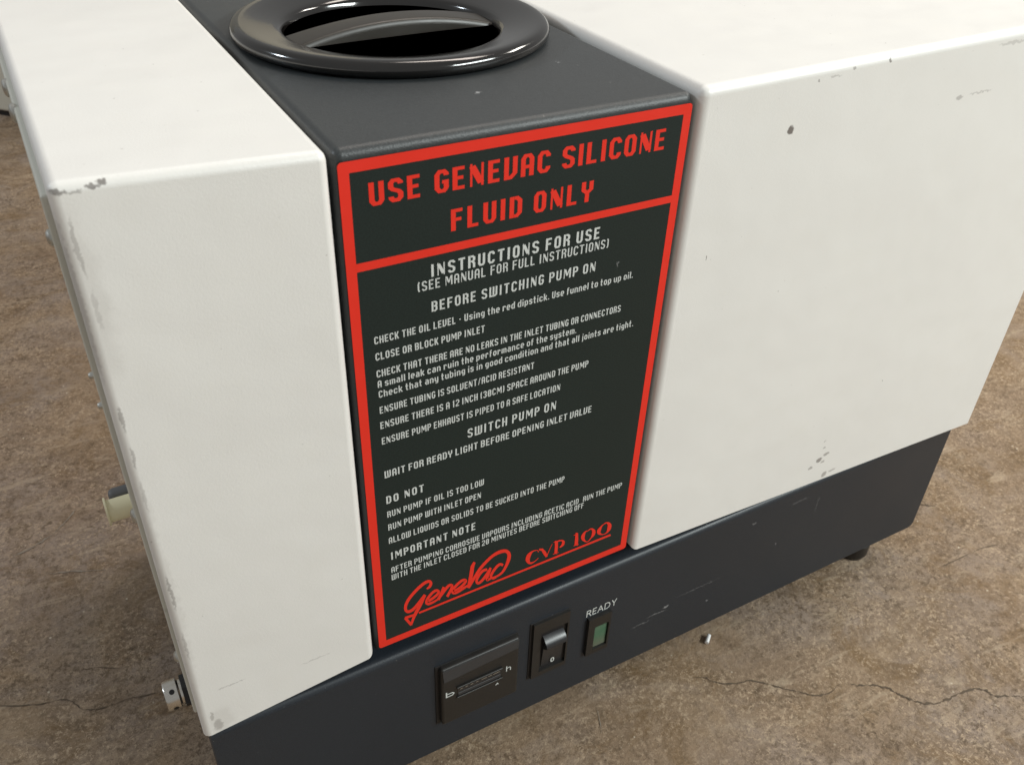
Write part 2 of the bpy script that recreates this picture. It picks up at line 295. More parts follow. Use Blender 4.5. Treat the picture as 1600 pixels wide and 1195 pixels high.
DATA = {"text":[["USE GENEVAC SILICONE",0.01415,0.1845,0.31667,0.31714,0.01086,"r",1.1,0.22,0.85],["FLUID ONLY",0.05599,0.13995,0.29512,0.29557,0.01164,"r",1.1,0.26,0.85],["INSTRUCTIONS FOR USE",0.04451,0.14715,0.2722,0.27133,0.00728,"w",1.0,0.36,0.95],["(SEE MANUAL FOR FULL INSTRUCTIONS)",0.03682,0.15402,0.26533,0.2641,0.00568,"w",0.85,0.32,0.95],["BEFORE SWITCHING PUMP ON",0.04438,0.1464,0.25145,0.25088,0.00632,"w",0.95,0.36,0.95],["CHECK THE OIL LEVEL - Using the red dipstick. Use funnel to top up oil.",0.01175,0.17391,0.24055,0.23987,0.00506,"w",0.95,0.26,0.75],["CLOSE OR BLOCK PUMP INLET",0.01182,0.07587,0.2303,0.22976,0.00519,"w",0.95,0.26,0.75],["CHECK THAT THERE ARE NO LEAKS IN THE INLET TUBING OR CONNECTORS",0.01177,0.16793,0.21961,0.21816,0.00517,"w",0.95,0.24,0.7],["A small leak can ruin the performance of the system.",0.01198,0.13716,0.21289,0.21151,0.00509,"w",0.95,0.26,0.75],["Check that any tubing is in good condition and that all joints are tight.",0.01215,0.17891,0.20611,0.20466,0.00517,"w",0.95,0.26,0.75],["ENSURE TUBING IS SOLVENT/ACID RESISTANT",0.01209,0.10916,0.19503,0.1948,0.00531,"w",0.95,0.26,0.7],["ENSURE THERE IS A 12 INCH (30CM) SPACE AROUND THE PUMP",0.01184,0.14815,0.18439,0.18413,0.00545,"w",0.95,0.26,0.7],["ENSURE PUMP EXHAUST IS PIPED TO A SAFE LOCATION",0.01206,0.12878,0.17325,0.17242,0.00551,"w",0.95,0.26,0.7],["SWITCH PUMP ON",0.06561,0.12677,0.15799,0.15856,0.0068,"w",0.95,0.36,0.95],["WAIT FOR READY LIGHT BEFORE OPENING INLET VALVE",0.01227,0.15422,0.14812,0.14634,0.00603,"w",0.95,0.26,0.7],["DO NOT",0.01224,0.03642,0.12741,0.12733,0.00612,"w",1.0,0.4,1.1],["RUN PUMP IF OIL IS TOO LOW",0.01221,0.07707,0.11635,0.11574,0.00564,"w",0.95,0.26,0.75],["RUN PUMP WITH INLET OPEN",0.01229,0.07512,0.10545,0.10544,0.00577,"w",0.95,0.26,0.75],["ALLOW LIQUIDS OR SOLIDS TO BE SUCKED INTO THE PUMP",0.01207,0.13796,0.09436,0.09308,0.0058,"w",0.95,0.26,0.75],["IMPORTANT NOTE",0.01276,0.07148,0.07982,0.07893,0.00662,"w",1.0,0.36,0.9],["AFTER PUMPING CORROSIVE VAPOURS INCLUDING ACETIC ACID  RUN THE PUMP",0.01233,0.18781,0.06821,0.06694,0.0059,"w",0.92,0.24,0.7],["WITH THE INLET CLOSED FOR 20 MINUTES BEFORE SWITCHING OFF",0.01223,0.15634,0.06114,0.06137,0.00599,"w",0.92,0.24,0.7]],"logo":[[[0.03619,0.03988],[0.03558,0.04159],[0.03698,0.03997],[0.03625,0.04197],[0.03782,0.04012],[0.03686,0.04235],[0.03865,0.04056],[0.03729,0.04283],[0.03927,0.04142],[0.0376,0.04347],[0.03974,0.04249],[0.03786,0.04427],[0.04,0.04374],[0.03792,0.04487],[0.03985,0.04521],[0.03787,0.04525],[0.03935,0.04667],[0.03776,0.04561],[0.03847,0.04798],[0.03772,0.04569],[0.03742,0.04866],[0.03752,0.04579],[0.03642,0.0489],[0.03695,0.04591],[0.03542,0.04889],[0.0362,0.04591],[0.0344,0.04871],[0.03537,0.04577],[0.03332,0.04834],[0.03444,0.04545],[0.03211,0.04775],[0.03334,0.0449],[0.03073,0.04691],[0.03202,0.04411],[0.02921,0.04585],[0.03056,0.04308],[0.02765,0.04459],[0.02906,0.04188],[0.026,0.04309],[0.02745,0.04042],[0.0243,0.0414],[0.02581,0.03877],[0.02283,0.03973],[0.02441,0.03718],[0.02169,0.03814],[0.02336,0.03571],[0.02078,0.03657],[0.02254,0.03429],[0.02008,0.035],[0.02193,0.03293],[0.01957,0.03339],[0.02152,0.03161],[0.01928,0.03175],[0.0213,0.03036],[0.0192,0.03013],[0.02124,0.0293],[0.01939,0.02848],[0.02134,0.02845],[0.01985,0.0269],[0.02155,0.02773],[0.02055,0.02551],[0.02176,0.02732],[0.02148,0.02448],[0.02192,0.02714],[0.02245,0.02395],[0.02226,0.02697],[0.02341,0.02377],[0.02281,0.02687],[0.02441,0.02384],[0.02354,0.02692],[0.02548,0.02414],[0.0244,0.02717],[0.02656,0.02467],[0.02527,0.0276],[0.0276,0.02549],[0.02616,0.02829],[0.02861,0.02649],[0.02709,0.02923],[0.02955,0.02749],[0.02802,0.0302],[0.03043,0.02842],[0.02888,0.03111],[0.03128,0.02937],[0.0297,0.03204],[0.03215,0.0304],[0.03056,0.03304],[0.03321,0.03167],[0.0316,0.03429],[0.03429,0.03301],[0.03267,0.03562],[0.03532,0.03428],[0.03369,0.03688]],[[0.03382,0.03635],[0.03526,0.03466],[0.03315,0.03503],[0.03471,0.03319],[0.03243,0.03358],[0.0341,0.03158],[0.03168,0.03214],[0.03346,0.02997],[0.03104,0.03086],[0.03286,0.02858],[0.03037,0.02958],[0.03224,0.0272],[0.02964,0.02826],[0.03153,0.02573],[0.02877,0.02682],[0.03069,0.02416],[0.02782,0.0253],[0.0298,0.02255],[0.02693,0.02381],[0.02898,0.021],[0.02627,0.02241],[0.02822,0.01979],[0.02567,0.02104],[0.02755,0.01867],[0.02503,0.01935],[0.02685,0.01725],[0.02428,0.01689],[0.02595,0.01507],[0.02352,0.01414],[0.02501,0.01254],[0.0229,0.01183],[0.02421,0.01042]],[[0.02455,0.0117],[0.02298,0.01066],[0.02035,0.02131],[0.0188,0.02028]],[[0.01989,0.01924],[0.01941,0.02195],[0.02809,0.01878],[0.02764,0.0212]],[[0.03698,0.02685],[0.03608,0.02957],[0.03821,0.02718],[0.0373,0.0299],[0.03952,0.02756],[0.03855,0.03026],[0.04087,0.02809],[0.03979,0.03075],[0.0422,0.02881],[0.04103,0.03142],[0.04355,0.02968],[0.04227,0.03222],[0.04459,0.03067],[0.04308,0.03297],[0.04515,0.03192],[0.04334,0.03355],[0.04521,0.03344],[0.04335,0.03394],[0.04468,0.03509],[0.0434,0.03386],[0.04368,0.03626],[0.04328,0.03396],[0.04254,0.03691],[0.04275,0.03426],[0.04134,0.03707],[0.04209,0.03435],[0.04017,0.03668],[0.04125,0.03406],[0.03899,0.03594],[0.04023,0.03341],[0.03788,0.03501],[0.03923,0.03258],[0.03681,0.03386],[0.03825,0.03152],[0.03579,0.03251],[0.03731,0.03028],[0.035,0.03118],[0.03663,0.02913],[0.0345,0.02988],[0.03626,0.02817],[0.03426,0.02852],[0.03611,0.02739],[0.03438,0.02701],[0.03613,0.02703],[0.03501,0.02548],[0.03616,0.02696],[0.03604,0.02434],[0.03631,0.02678],[0.03729,0.02378],[0.03689,0.02653],[0.03883,0.02382],[0.0382,0.02637],[0.04061,0.02413],[0.03993,0.02645],[0.04218,0.02456],[0.04146,0.02664],[0.04344,0.02505],[0.04261,0.02709],[0.04447,0.02564],[0.04357,0.02765],[0.04537,0.0262],[0.04446,0.0282]],[[0.04732,0.03699],[0.0493,0.03489],[0.04682,0.03559],[0.0488,0.03348],[0.04632,0.03422],[0.04828,0.03207],[0.04571,0.03271],[0.04763,0.03046],[0.04483,0.03084],[0.04673,0.02852],[0.04382,0.02877],[0.04571,0.02642],[0.0429,0.02689],[0.04478,0.02452]],[[0.04621,0.02716],[0.04465,0.02961],[0.0472,0.02841],[0.04563,0.03086],[0.04826,0.02975],[0.0467,0.03221],[0.04935,0.03104],[0.04781,0.03352],[0.05042,0.03228],[0.04889,0.03477],[0.05149,0.03344],[0.05005,0.03601],[0.05235,0.03409],[0.05121,0.03686],[0.05302,0.03417],[0.05246,0.03702],[0.05349,0.03399],[0.05372,0.03654],[0.05339,0.03419],[0.05492,0.03512],[0.05329,0.03437],[0.05529,0.03326],[0.05315,0.03357],[0.05506,0.03181],[0.05274,0.03232],[0.05456,0.03027],[0.05186,0.03044],[0.05363,0.02825],[0.0507,0.02825],[0.05244,0.02601],[0.04965,0.0263],[0.05138,0.02405]],[[0.05565,0.02651],[0.05475,0.02928],[0.05715,0.02679],[0.05623,0.02956],[0.05882,0.02713],[0.05783,0.02989],[0.06047,0.02769],[0.05932,0.0304],[0.06197,0.02856],[0.06067,0.03118],[0.06339,0.02962],[0.06199,0.03216],[0.06448,0.03067],[0.06294,0.03307],[0.06518,0.03175],[0.06343,0.03382],[0.06552,0.03302],[0.06358,0.03431],[0.06513,0.03492],[0.06374,0.03385],[0.06396,0.03618],[0.06376,0.03372],[0.06274,0.03672],[0.06312,0.034],[0.06148,0.03683],[0.06232,0.03408],[0.06025,0.03645],[0.06138,0.03378],[0.059,0.03576],[0.06026,0.03315],[0.05781,0.03494],[0.05913,0.03237],[0.05658,0.034],[0.05795,0.03147],[0.05535,0.03289],[0.05682,0.03045],[0.05439,0.03166],[0.05603,0.02946],[0.05377,0.03022],[0.05559,0.02843],[0.05349,0.02857],[0.05542,0.0275],[0.0539,0.02653],[0.05537,0.02745],[0.05516,0.02502],[0.05544,0.02747],[0.05654,0.02437],[0.05619,0.02713],[0.05809,0.02419],[0.05731,0.027],[0.05993,0.02457],[0.05892,0.02734],[0.06196,0.02529],[0.06087,0.02804],[0.06371,0.02594],[0.06262,0.02869],[0.06501,0.02663],[0.06408,0.02896],[0.06607,0.02726],[0.0653,0.02917],[0.06693,0.02782],[0.06633,0.02931]],[[0.07029,0.04957],[0.0718,0.0478],[0.06958,0.04863],[0.07141,0.04651],[0.06883,0.04759],[0.07103,0.04521],[0.06815,0.04629],[0.07079,0.04391],[0.06785,0.04477],[0.07064,0.04277],[0.06768,0.04326],[0.07056,0.04134],[0.06748,0.04168],[0.07043,0.03961],[0.06728,0.03983],[0.07015,0.03773],[0.06704,0.03777],[0.06984,0.03565],[0.06672,0.0355],[0.06944,0.03333],[0.06628,0.03252],[0.06879,0.03045],[0.06576,0.02929],[0.06806,0.02735],[0.06532,0.02645],[0.06741,0.02467]],[[0.06753,0.02476],[0.06569,0.02722],[0.06879,0.02686],[0.06695,0.02931],[0.07027,0.02932],[0.06843,0.03176],[0.07176,0.03179],[0.0699,0.03419],[0.07306,0.03407],[0.07119,0.03645],[0.07434,0.03631],[0.0725,0.03873],[0.07568,0.03831],[0.07391,0.04083],[0.07714,0.04002],[0.07546,0.04264],[0.07869,0.04155],[0.07707,0.04423],[0.08029,0.04296],[0.07871,0.04567],[0.08194,0.04432],[0.08039,0.04705],[0.08361,0.04554],[0.08213,0.04833],[0.08526,0.04649],[0.0839,0.04934],[0.08694,0.04704],[0.08565,0.05014],[0.08862,0.04733],[0.08742,0.05068],[0.09024,0.04737],[0.0892,0.05093],[0.09183,0.04726],[0.09105,0.05081],[0.09333,0.04691],[0.09293,0.05038],[0.09444,0.0464],[0.09473,0.04951],[0.09513,0.04571],[0.09638,0.04806],[0.09567,0.04483],[0.0977,0.04618],[0.09603,0.04395],[0.09864,0.0441],[0.09621,0.04304],[0.09909,0.04199],[0.09622,0.0418],[0.09913,0.04001],[0.09606,0.04029],[0.09894,0.03808],[0.09581,0.03844],[0.09842,0.03612],[0.09535,0.03641],[0.09769,0.03411],[0.09476,0.03441],[0.09684,0.03219],[0.09402,0.03244],[0.09593,0.03027],[0.09317,0.03055],[0.09487,0.02839],[0.09222,0.02905],[0.09364,0.02686],[0.09105,0.02807],[0.09222,0.02581],[0.08972,0.02741],[0.09069,0.02518],[0.08843,0.02699],[0.0892,0.02482],[0.08711,0.02686],[0.08767,0.02478],[0.08578,0.02697],[0.08622,0.02501],[0.08458,0.0271],[0.08498,0.02525]],[[0.08054,0.03802],[0.08096,0.03528],[0.07936,0.03833],[0.07981,0.03559],[0.07814,0.03859],[0.07884,0.03581],[0.07681,0.03841],[0.07799,0.03571],[0.07565,0.03759],[0.07713,0.03508],[0.07457,0.03642],[0.07618,0.03405],[0.07364,0.03512],[0.07534,0.03286],[0.07282,0.03365],[0.07459,0.03153],[0.0721,0.03199],[0.07397,0.03008],[0.0717,0.03028],[0.07368,0.02893],[0.07183,0.02842],[0.07374,0.02813],[0.0725,0.02652],[0.07392,0.02761],[0.07383,0.02503],[0.07384,0.02765],[0.07515,0.02486],[0.07417,0.02768],[0.07634,0.02534],[0.07503,0.02804],[0.07753,0.02619],[0.07605,0.02877],[0.07878,0.02747],[0.07719,0.02993],[0.08008,0.02909],[0.07843,0.03147],[0.08129,0.03074],[0.07959,0.03306],[0.0824,0.03257],[0.08074,0.03473],[0.08341,0.03443],[0.08181,0.03645],[0.08426,0.03603],[0.08273,0.03795]],[[0.08194,0.03645],[0.08394,0.0345],[0.08129,0.0344],[0.08329,0.03244],[0.08057,0.03211],[0.08258,0.03018],[0.08003,0.03009],[0.08206,0.02825],[0.07973,0.02863],[0.0818,0.02699],[0.07961,0.02718],[0.08172,0.02634],[0.08073,0.02482],[0.0811,0.02732],[0.08215,0.02458],[0.08143,0.02719],[0.0834,0.02496],[0.08263,0.02718],[0.08447,0.02535],[0.08381,0.0272]],[[0.09352,0.03562],[0.09267,0.03372],[0.09258,0.03665],[0.0918,0.03469],[0.0916,0.03763],[0.09127,0.03527],[0.09029,0.03826],[0.09091,0.03547],[0.08913,0.03806],[0.09034,0.03533],[0.08808,0.03748],[0.0895,0.03486],[0.08705,0.03663],[0.08861,0.03412],[0.08599,0.03546],[0.08764,0.03305],[0.08492,0.03404],[0.08663,0.0317],[0.08405,0.03268],[0.0858,0.03041],[0.08337,0.03149],[0.08518,0.02932],[0.08284,0.03025],[0.08478,0.02841],[0.08267,0.02868],[0.08469,0.02792],[0.08324,0.02681],[0.0848,0.02764],[0.0842,0.02531],[0.08519,0.02706],[0.08534,0.02418],[0.08551,0.02671],[0.08651,0.02391],[0.08595,0.02644],[0.08743,0.0241],[0.08675,0.02631],[0.08824,0.02434],[0.08764,0.02621]],[[0.02981,0.0193],[0.02937,0.0213],[0.1841,0.02063],[0.18323,0.02283]],[[0.12167,0.03377],[0.1209,0.03393],[0.12143,0.03463],[0.12077,0.03472],[0.12108,0.03565],[0.12064,0.03542],[0.12032,0.03651],[0.12026,0.03595],[0.1191,0.03716],[0.11924,0.03626],[0.11757,0.03763],[0.1179,0.03645],[0.11609,0.03767],[0.11672,0.03625],[0.11462,0.03741],[0.11598,0.0352],[0.11324,0.03669],[0.11536,0.03381],[0.11208,0.03575],[0.11501,0.03237],[0.11143,0.03429],[0.11465,0.03128],[0.11105,0.03255],[0.1145,0.0302],[0.11107,0.03051],[0.11456,0.02942],[0.11195,0.02826],[0.11451,0.02863],[0.1132,0.02622],[0.11472,0.0276],[0.11477,0.0248],[0.11499,0.02685],[0.11628,0.02443],[0.11581,0.02636],[0.11766,0.0247],[0.11713,0.02614],[0.11887,0.02522],[0.11844,0.02614],[0.12003,0.02587],[0.11959,0.02666],[0.12107,0.02676],[0.12067,0.02742],[0.12183,0.02746],[0.12149,0.02802]],[[0.1217,0.03533],[0.1216,0.03718],[0.12373,0.03411],[0.12473,0.0359],[0.12526,0.03046],[0.1276,0.03124],[0.12777,0.02537],[0.12949,0.0257]],[[0.12885,0.02587],[0.12817,0.02655],[0.13123,0.03322],[0.1308,0.03366],[0.13271,0.03636],[0.13233,0.03677]],[[0.13445,0.03889],[0.137,0.03768],[0.13486,0.03236],[0.13754,0.03089],[0.13481,0.02564],[0.1373,0.0241]],[[0.13671,0.03649],[0.13641,0.03729],[0.1377,0.03643],[0.13733,0.03746],[0.1389,0.03636],[0.13851,0.03761],[0.13985,0.03609],[0.13969,0.03748],[0.14038,0.03545],[0.14083,0.03695],[0.14068,0.03481],[0.14194,0.03593],[0.14061,0.03457],[0.14291,0.03438],[0.14069,0.03418],[0.14309,0.03279],[0.14065,0.0334],[0.14287,0.03146],[0.14046,0.03272],[0.14237,0.03035],[0.14008,0.03192],[0.14135,0.02985],[0.13938,0.03116],[0.14022,0.02964],[0.13879,0.03048],[0.13928,0.02956]],[[0.15174,0.03882],[0.15375,0.03782],[0.15169,0.0333],[0.15456,0.03176],[0.15176,0.02604],[0.15476,0.02431]],[[0.16249,0.03619],[0.16269,0.03552],[0.16172,0.03644],[0.16201,0.03549],[0.16072,0.03666],[0.16124,0.03544],[0.15971,0.03646],[0.16064,0.03509],[0.15868,0.03583],[0.16036,0.03394],[0.15774,0.0348],[0.16015,0.03245],[0.157,0.03369],[0.16016,0.03107],[0.15688,0.03228],[0.16003,0.03033],[0.15705,0.03072],[0.16004,0.02977],[0.1576,0.02898],[0.16016,0.02926],[0.15875,0.02729],[0.1604,0.02824],[0.16005,0.02581],[0.161,0.02688],[0.16133,0.02473],[0.16161,0.02575],[0.16244,0.02412],[0.16232,0.02521],[0.16339,0.02397],[0.16317,0.02488],[0.1641,0.02392],[0.16392,0.02461]],[[0.16258,0.03565],[0.16221,0.03631],[0.16339,0.03585],[0.16289,0.03677],[0.16436,0.03607],[0.16382,0.03729],[0.16511,0.03592],[0.16496,0.03732],[0.16562,0.0351],[0.16634,0.03656],[0.16612,0.03403],[0.16773,0.03519],[0.1662,0.03336],[0.16898,0.03337],[0.1663,0.03294],[0.16938,0.03147],[0.1663,0.03211],[0.16931,0.02993],[0.16616,0.03118],[0.16902,0.02861],[0.16614,0.03002],[0.16826,0.02775],[0.1659,0.02879],[0.16736,0.02707],[0.16557,0.02755],[0.16642,0.02649],[0.16486,0.0265],[0.16557,0.02557],[0.16408,0.02547],[0.16466,0.0247],[0.16349,0.02466],[0.16395,0.02405]],[[0.17586,0.03644],[0.17623,0.03577],[0.17527,0.03638],[0.1758,0.03545],[0.17455,0.03623],[0.17529,0.03507],[0.17378,0.03577],[0.17481,0.03446],[0.17277,0.03508],[0.17449,0.03315],[0.17174,0.0341],[0.17416,0.03158],[0.17089,0.03311],[0.17407,0.03019],[0.17065,0.03187],[0.17391,0.02953],[0.17071,0.03041],[0.17387,0.02926],[0.17139,0.02851],[0.17379,0.02941],[0.17274,0.02707],[0.17387,0.02885],[0.17407,0.02614],[0.17456,0.02777],[0.17523,0.02558],[0.1753,0.02676],[0.1762,0.02519],[0.17601,0.0263],[0.17701,0.02509],[0.17677,0.02601],[0.17763,0.02507],[0.17744,0.02576]],[[0.17592,0.03584],[0.17556,0.03651],[0.1768,0.03595],[0.17628,0.03694],[0.17784,0.03607],[0.17727,0.0374],[0.17865,0.03584],[0.17848,0.03738],[0.17923,0.03495],[0.17994,0.03667],[0.17971,0.0339],[0.18151,0.03528],[0.17968,0.03336],[0.18298,0.03319],[0.17981,0.03281],[0.18338,0.031],[0.17982,0.03167],[0.18328,0.02921],[0.17969,0.03048],[0.18298,0.0277],[0.17972,0.0291],[0.1822,0.02666],[0.17957,0.02774],[0.18125,0.02582],[0.17932,0.02661],[0.18022,0.02532],[0.17863,0.02612],[0.17923,0.02497],[0.17778,0.02588],[0.1782,0.02495],[0.17708,0.02569],[0.17738,0.02499]],[[0.13355,0.03731],[0.13328,0.03811],[0.13883,0.03729],[0.13855,0.03809]],[[0.13379,0.0254],[0.13358,0.02608],[0.13855,0.02504],[0.13834,0.02572]],[[0.15124,0.02545],[0.15101,0.02614],[0.15552,0.02524],[0.15528,0.02593]],[[0.1503,0.03663],[0.15006,0.0373],[0.15316,0.03645],[0.15282,0.03739]]],"cracks":{"right":[[0.2774,-0.025],[0.2878,-0.0304],[0.2948,-0.0399],[0.3116,-0.0494],[0.3221,-0.0516],[0.3346,-0.0632],[0.3479,-0.0764],[0.3588,-0.0866],[0.3662,-0.0922],[0.3772,-0.0943],[0.3947,-0.0914]],"right2":[[0.3994,-0.0946],[0.405,-0.1008],[0.4171,-0.1072],[0.4271,-0.1155],[0.4305,-0.1247],[0.4364,-0.134],[0.4437,-0.1419],[0.4564,-0.1476],[0.4692,-0.1487],[0.4821,-0.1498],[0.4958,-0.1527],[0.5035,-0.158],[0.5045,-0.164],[0.512,-0.1694],[0.5224,-0.1749],[0.5303,-0.18]],"left":[[-0.2893,0.2447],[-0.2614,0.2259],[-0.233,0.2124],[-0.2112,0.2059],[-0.2007,0.1899],[-0.1864,0.1838],[-0.1659,0.1828],[-0.1366,0.176]],"left2":[[-0.2012,0.2317],[-0.1848,0.2284],[-0.1605,0.2142]],"far":[[0.6421,0.0375],[0.649,0.0328],[0.6583,0.0258]],"far2":[[1.1406,0.2697],[1.1499,0.261],[1.1666,0.2405]],"far3":[[0.5846,-0.0383],[0.6174,-0.0395],[0.6464,-0.0403],[0.6713,-0.0448]]},"scr":{"a":[[-0.2396,0.4017],[-0.2127,0.4092],[-0.1899,0.4247],[-0.1731,0.4446]],"b":[[-0.2117,0.3629],[-0.1894,0.3561],[-0.1591,0.3423]],"c":[[0.1854,-0.0107],[0.1823,-0.0195],[0.1758,-0.0332]]}}
CR = DATA['cracks']
for key, w in (('right', .0018), ('right2', .0024), ('left', .0015), ('left2', .0008), ('far', .0020), ('far2', .0022), ('far3', .0008)):
    bm = bmesh.new(); strip(bm, CR[key], w, ZF+.0006, .5)
    link("crack", bm, M_crack, floor, wn_=False)
for key, w in (('a', .0022), ('b', .0016), ('c', .0008)):
    bm = bmesh.new(); strip(bm, DATA['scr'][key], w, ZF+.0006, .5)
    link("scratch", bm, M_scr, floor, wn_=False)
# ------------------------------------------------------------------ left cover
Hh = .3505
bm = bmesh.new()
hexa(bm, [(-.1175,-.004,-.0120), (-.0047,-.004,.0000), (-.1165,.36,-.0105), (-.0047,.36,.0),
          (-.1165,-.004,.3530), (-.0047,-.004,.3480), (-.1165,.36,.3520), (-.0047,.36,.3500)], .0046, 6,
     {'ft','fl','fr','lt','rt','rb'})
left = link("left_cover", bm, M_left, pump, label="narrow cream cover with chipped top corner")
# side plate of the left cover with screws
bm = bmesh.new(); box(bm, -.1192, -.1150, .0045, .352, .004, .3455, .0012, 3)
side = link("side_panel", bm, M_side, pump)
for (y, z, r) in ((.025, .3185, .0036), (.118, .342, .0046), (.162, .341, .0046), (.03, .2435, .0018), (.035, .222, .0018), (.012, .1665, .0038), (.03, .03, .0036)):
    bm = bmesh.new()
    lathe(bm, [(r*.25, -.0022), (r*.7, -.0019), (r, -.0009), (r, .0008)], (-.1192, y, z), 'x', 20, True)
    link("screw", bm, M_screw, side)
# ------------------------------------------------------------------ right cover
bm = bmesh.new()
hexa(bm, [(.2027,-.004,-.0015), (.5930,-.004,-.0175), (.2027,.36,-.0015), (.5930,.36,-.0175),
          (.2027,-.004,.3488), (.5930,-.004,.3565), (.2027,.36,.3500), (.5930,.36,.3545)], .0056, 7,
     {'ft','fl','lt','rt','lb'})
rightc = link("right_cover", bm, M_right, pump, label="wide cream cover with a small dark chip near its top edge")
bm = bmesh.new(); box(bm, .5932, .5965, .000, .355, -.0182, .352, .001, 2)
link("end_panel", bm, M_side, pump)
# ------------------------------------------------------------------ centre panel
bm = bmesh.new()
box(bm, -.0014, .2010, .0006, .36, -.0035, .3458, .0048, 6, {'ft','fl','fr','lt','rt','fb'})
top = max((f for f in bm.faces), key=lambda f: f.normal.z*f.calc_area() if abs(f.normal.z) > .9 and f.calc_center_median().z > .34 else 0)
loop = [e for e in top.edges]
bmesh.ops.delete(bm, geom=[top], context='FACES_ONLY')
cv = [bm.verts.new((.0980+.0655*math.cos(2*math.pi*k/96), .1690+.0655*math.sin(2*math.pi*k/96), .3458)) for k in range(96)]
ce = [bm.edges.new((cv[k], cv[(k+1) % 96])) for k in range(96)]
bmesh.ops.triangle_fill(bm, edges=loop+ce, use_beauty=True, use_dissolve=False)
panel = link("centre_panel", bm, M_panel, pump)
# ------------------------------------------------------------------ base
bm = bmesh.new()
hexa(bm, [(-.1145,-.002,-.1460), (.5735,-.002,-.1460), (-.1145,.35,-.1460), (.5735,.35,-.1460),
          (-.1145,-.002,-.0128), (.5735,-.002,-.0128), (-.1145,.35,-.0128), (.5735,.35,-.0128)], .0060, 7,
     {'ft','rb','lb','lt','rt'})
base = link("base", bm, M_base, pump)
for (x, y) in ((.522, .0200), (-.055, .0200), (.508, .31), (-.055, .31)):
    bm = bmesh.new()
    lathe(bm, [(.0110, .001), (.0125, 0), (.0150, .006), (.0150, .020), (.0120, .024), (.0120, ZF*-1-.146+.001)], (x, y, ZF), 'z', 32, True)
    link("foot", bm, M_black, pump)
# ------------------------------------------------------------------ filler cap
CX, CY, ZP = .0980, .1690, .3458
bm = bmesh.new()
prof = [(.0850, .0008), (.0915, .0004), (.0948, .0010), (.0966, .0030), (.0969, .0052), (.0960, .0074), (.0942, .0089), (.0918, .0094), (.0885, .0092), (.0830, .0082),
        (.0770, .0069), (.0720, .0057), (.0690, .0049), (.0672, .0040), (.0661, .0024), (.0653, -.0005), (.0642, -.0050)]
lathe(bm, prof, (CX, CY, ZP), 'z', 128)
cap = link("filler_cap", bm, M_gloss, pump, sharp=60, label="round glossy black cap with a dished grip")
bm = bmesh.new(); lathe(bm, [(.0642, -.0050), (.0625, -.0140), (.0600, -.0290), (.0560, -.0330), (.0001, -.0340)], (CX, CY, ZP), 'z', 96)
link("cap_dish", bm, M_deep, cap)
bm = bmesh.new(); lathe(bm, [(.0855, -.0002), (.0855, .0035)], (CX, CY, ZP), 'z', 96); link("cap_collar", bm, M_deep, cap)
# grip bar across the dish: arched ridge
bm = bmesh.new()
ang = R(2)
d = Vector((math.cos(ang), math.sin(ang), 0)); nrm = Vector((-d.y, d.x, 0)); prev = None; nb = 28
for i in range(nb+1):
    t = -1+2*i/nb; L_ = .0655
    zt = .0012 + .0080*(1-t*t); wd = .0088 + .0030*abs(t)**3
    cc = Vector((CX, CY, ZP)) + d*(t*L_)
    sec = [(-wd-.0022, -.033), (-wd-.001, zt-.0040), (-wd, zt-.0012), (-wd+.0016, zt), (wd-.0022, zt+.0006), (wd-.0004, zt-.0008), (wd, zt-.004), (wd+.0022, -.033)]
    ring = [bm.verts.new(cc + nrm*a + Vector((0, 0, b_))) for a, b_ in sec]
    if prev:
        for k in range(len(ring)-1): bm.faces.new((prev[k], prev[k+1], ring[k+1], ring[k]))
    prev = ring
link("grip_bar", bm, M_bar, cap, sharp=50)
# ------------------------------------------------------------------ label plate, borders, lettering
bm = bmesh.new()
# outline with rounded corners
def rrect(bm, x0, x1, z0, z1, r, y0, y1):
    pts = []
    for cx, cz, a0 in ((x1-r, z1-r, 0), (x0+r, z1-r, 90), (x0+r, z0+r, 180), (x1-r, z0+r, 270)):
        for k in range(6):
            a = R(a0+90*k/5); pts.append((cx+r*math.cos(a), cz+r*math.sin(a)))
    f = [bm.verts.new((x, y0, z)) for x, z in pts]; b_ = [bm.verts.new((x, y1, z)) for x, z in pts]
    bm.faces.new(f); n = len(pts)
    for i in range(n): bm.faces.new((f[i], f[(i+1) % n], b_[(i+1) % n], b_[i]))
rrect(bm, 0, .2000, 0, .3405, .0022, 0, .0008)
plate = link("instruction_label", bm, M_label, pump, wn_=False)
bm = bmesh.new(); y = -.00010
def rr_pts(x0, x1, z0, z1, r):
    pts = []
    for cx, cz, a0 in ((x1-r, z1-r, 0), (x0+r, z1-r, 90), (x0+r, z0+r, 180), (x1-r, z0+r, 270)):
        for k in range(6):
            a = R(a0+90*k/5); pts.append((cx+r*math.cos(a), cz+r*math.sin(a)))
    return pts
o_ = rr_pts(.0001, .1999, .0001, .3404, .0022); i_ = rr_pts(.0054, .1946, .0060, .3348, .0004)
vo = [bm.verts.new((a, y, b_)) for a, b_ in o_]; vi = [bm.verts.new((a, y, b_)) for a, b_ in i_]
for k in range(len(vo)): bm.faces.new((vo[k], vo[(k+1) % len(vo)], vi[(k+1) % len(vo)], vi[k]))
link("border", bm, M_red, plate, wn_=False)
bm = bmesh.new(); vs = [bm.verts.new(p) for p in ((.0052, -.00013, .2840), (.1948, -.00013, .2838), (.1948, -.00013, .2882), (.0052, -.00013, .2886))]
bm.faces.new(vs); link("divider", bm, M_red, plate, wn_=False)
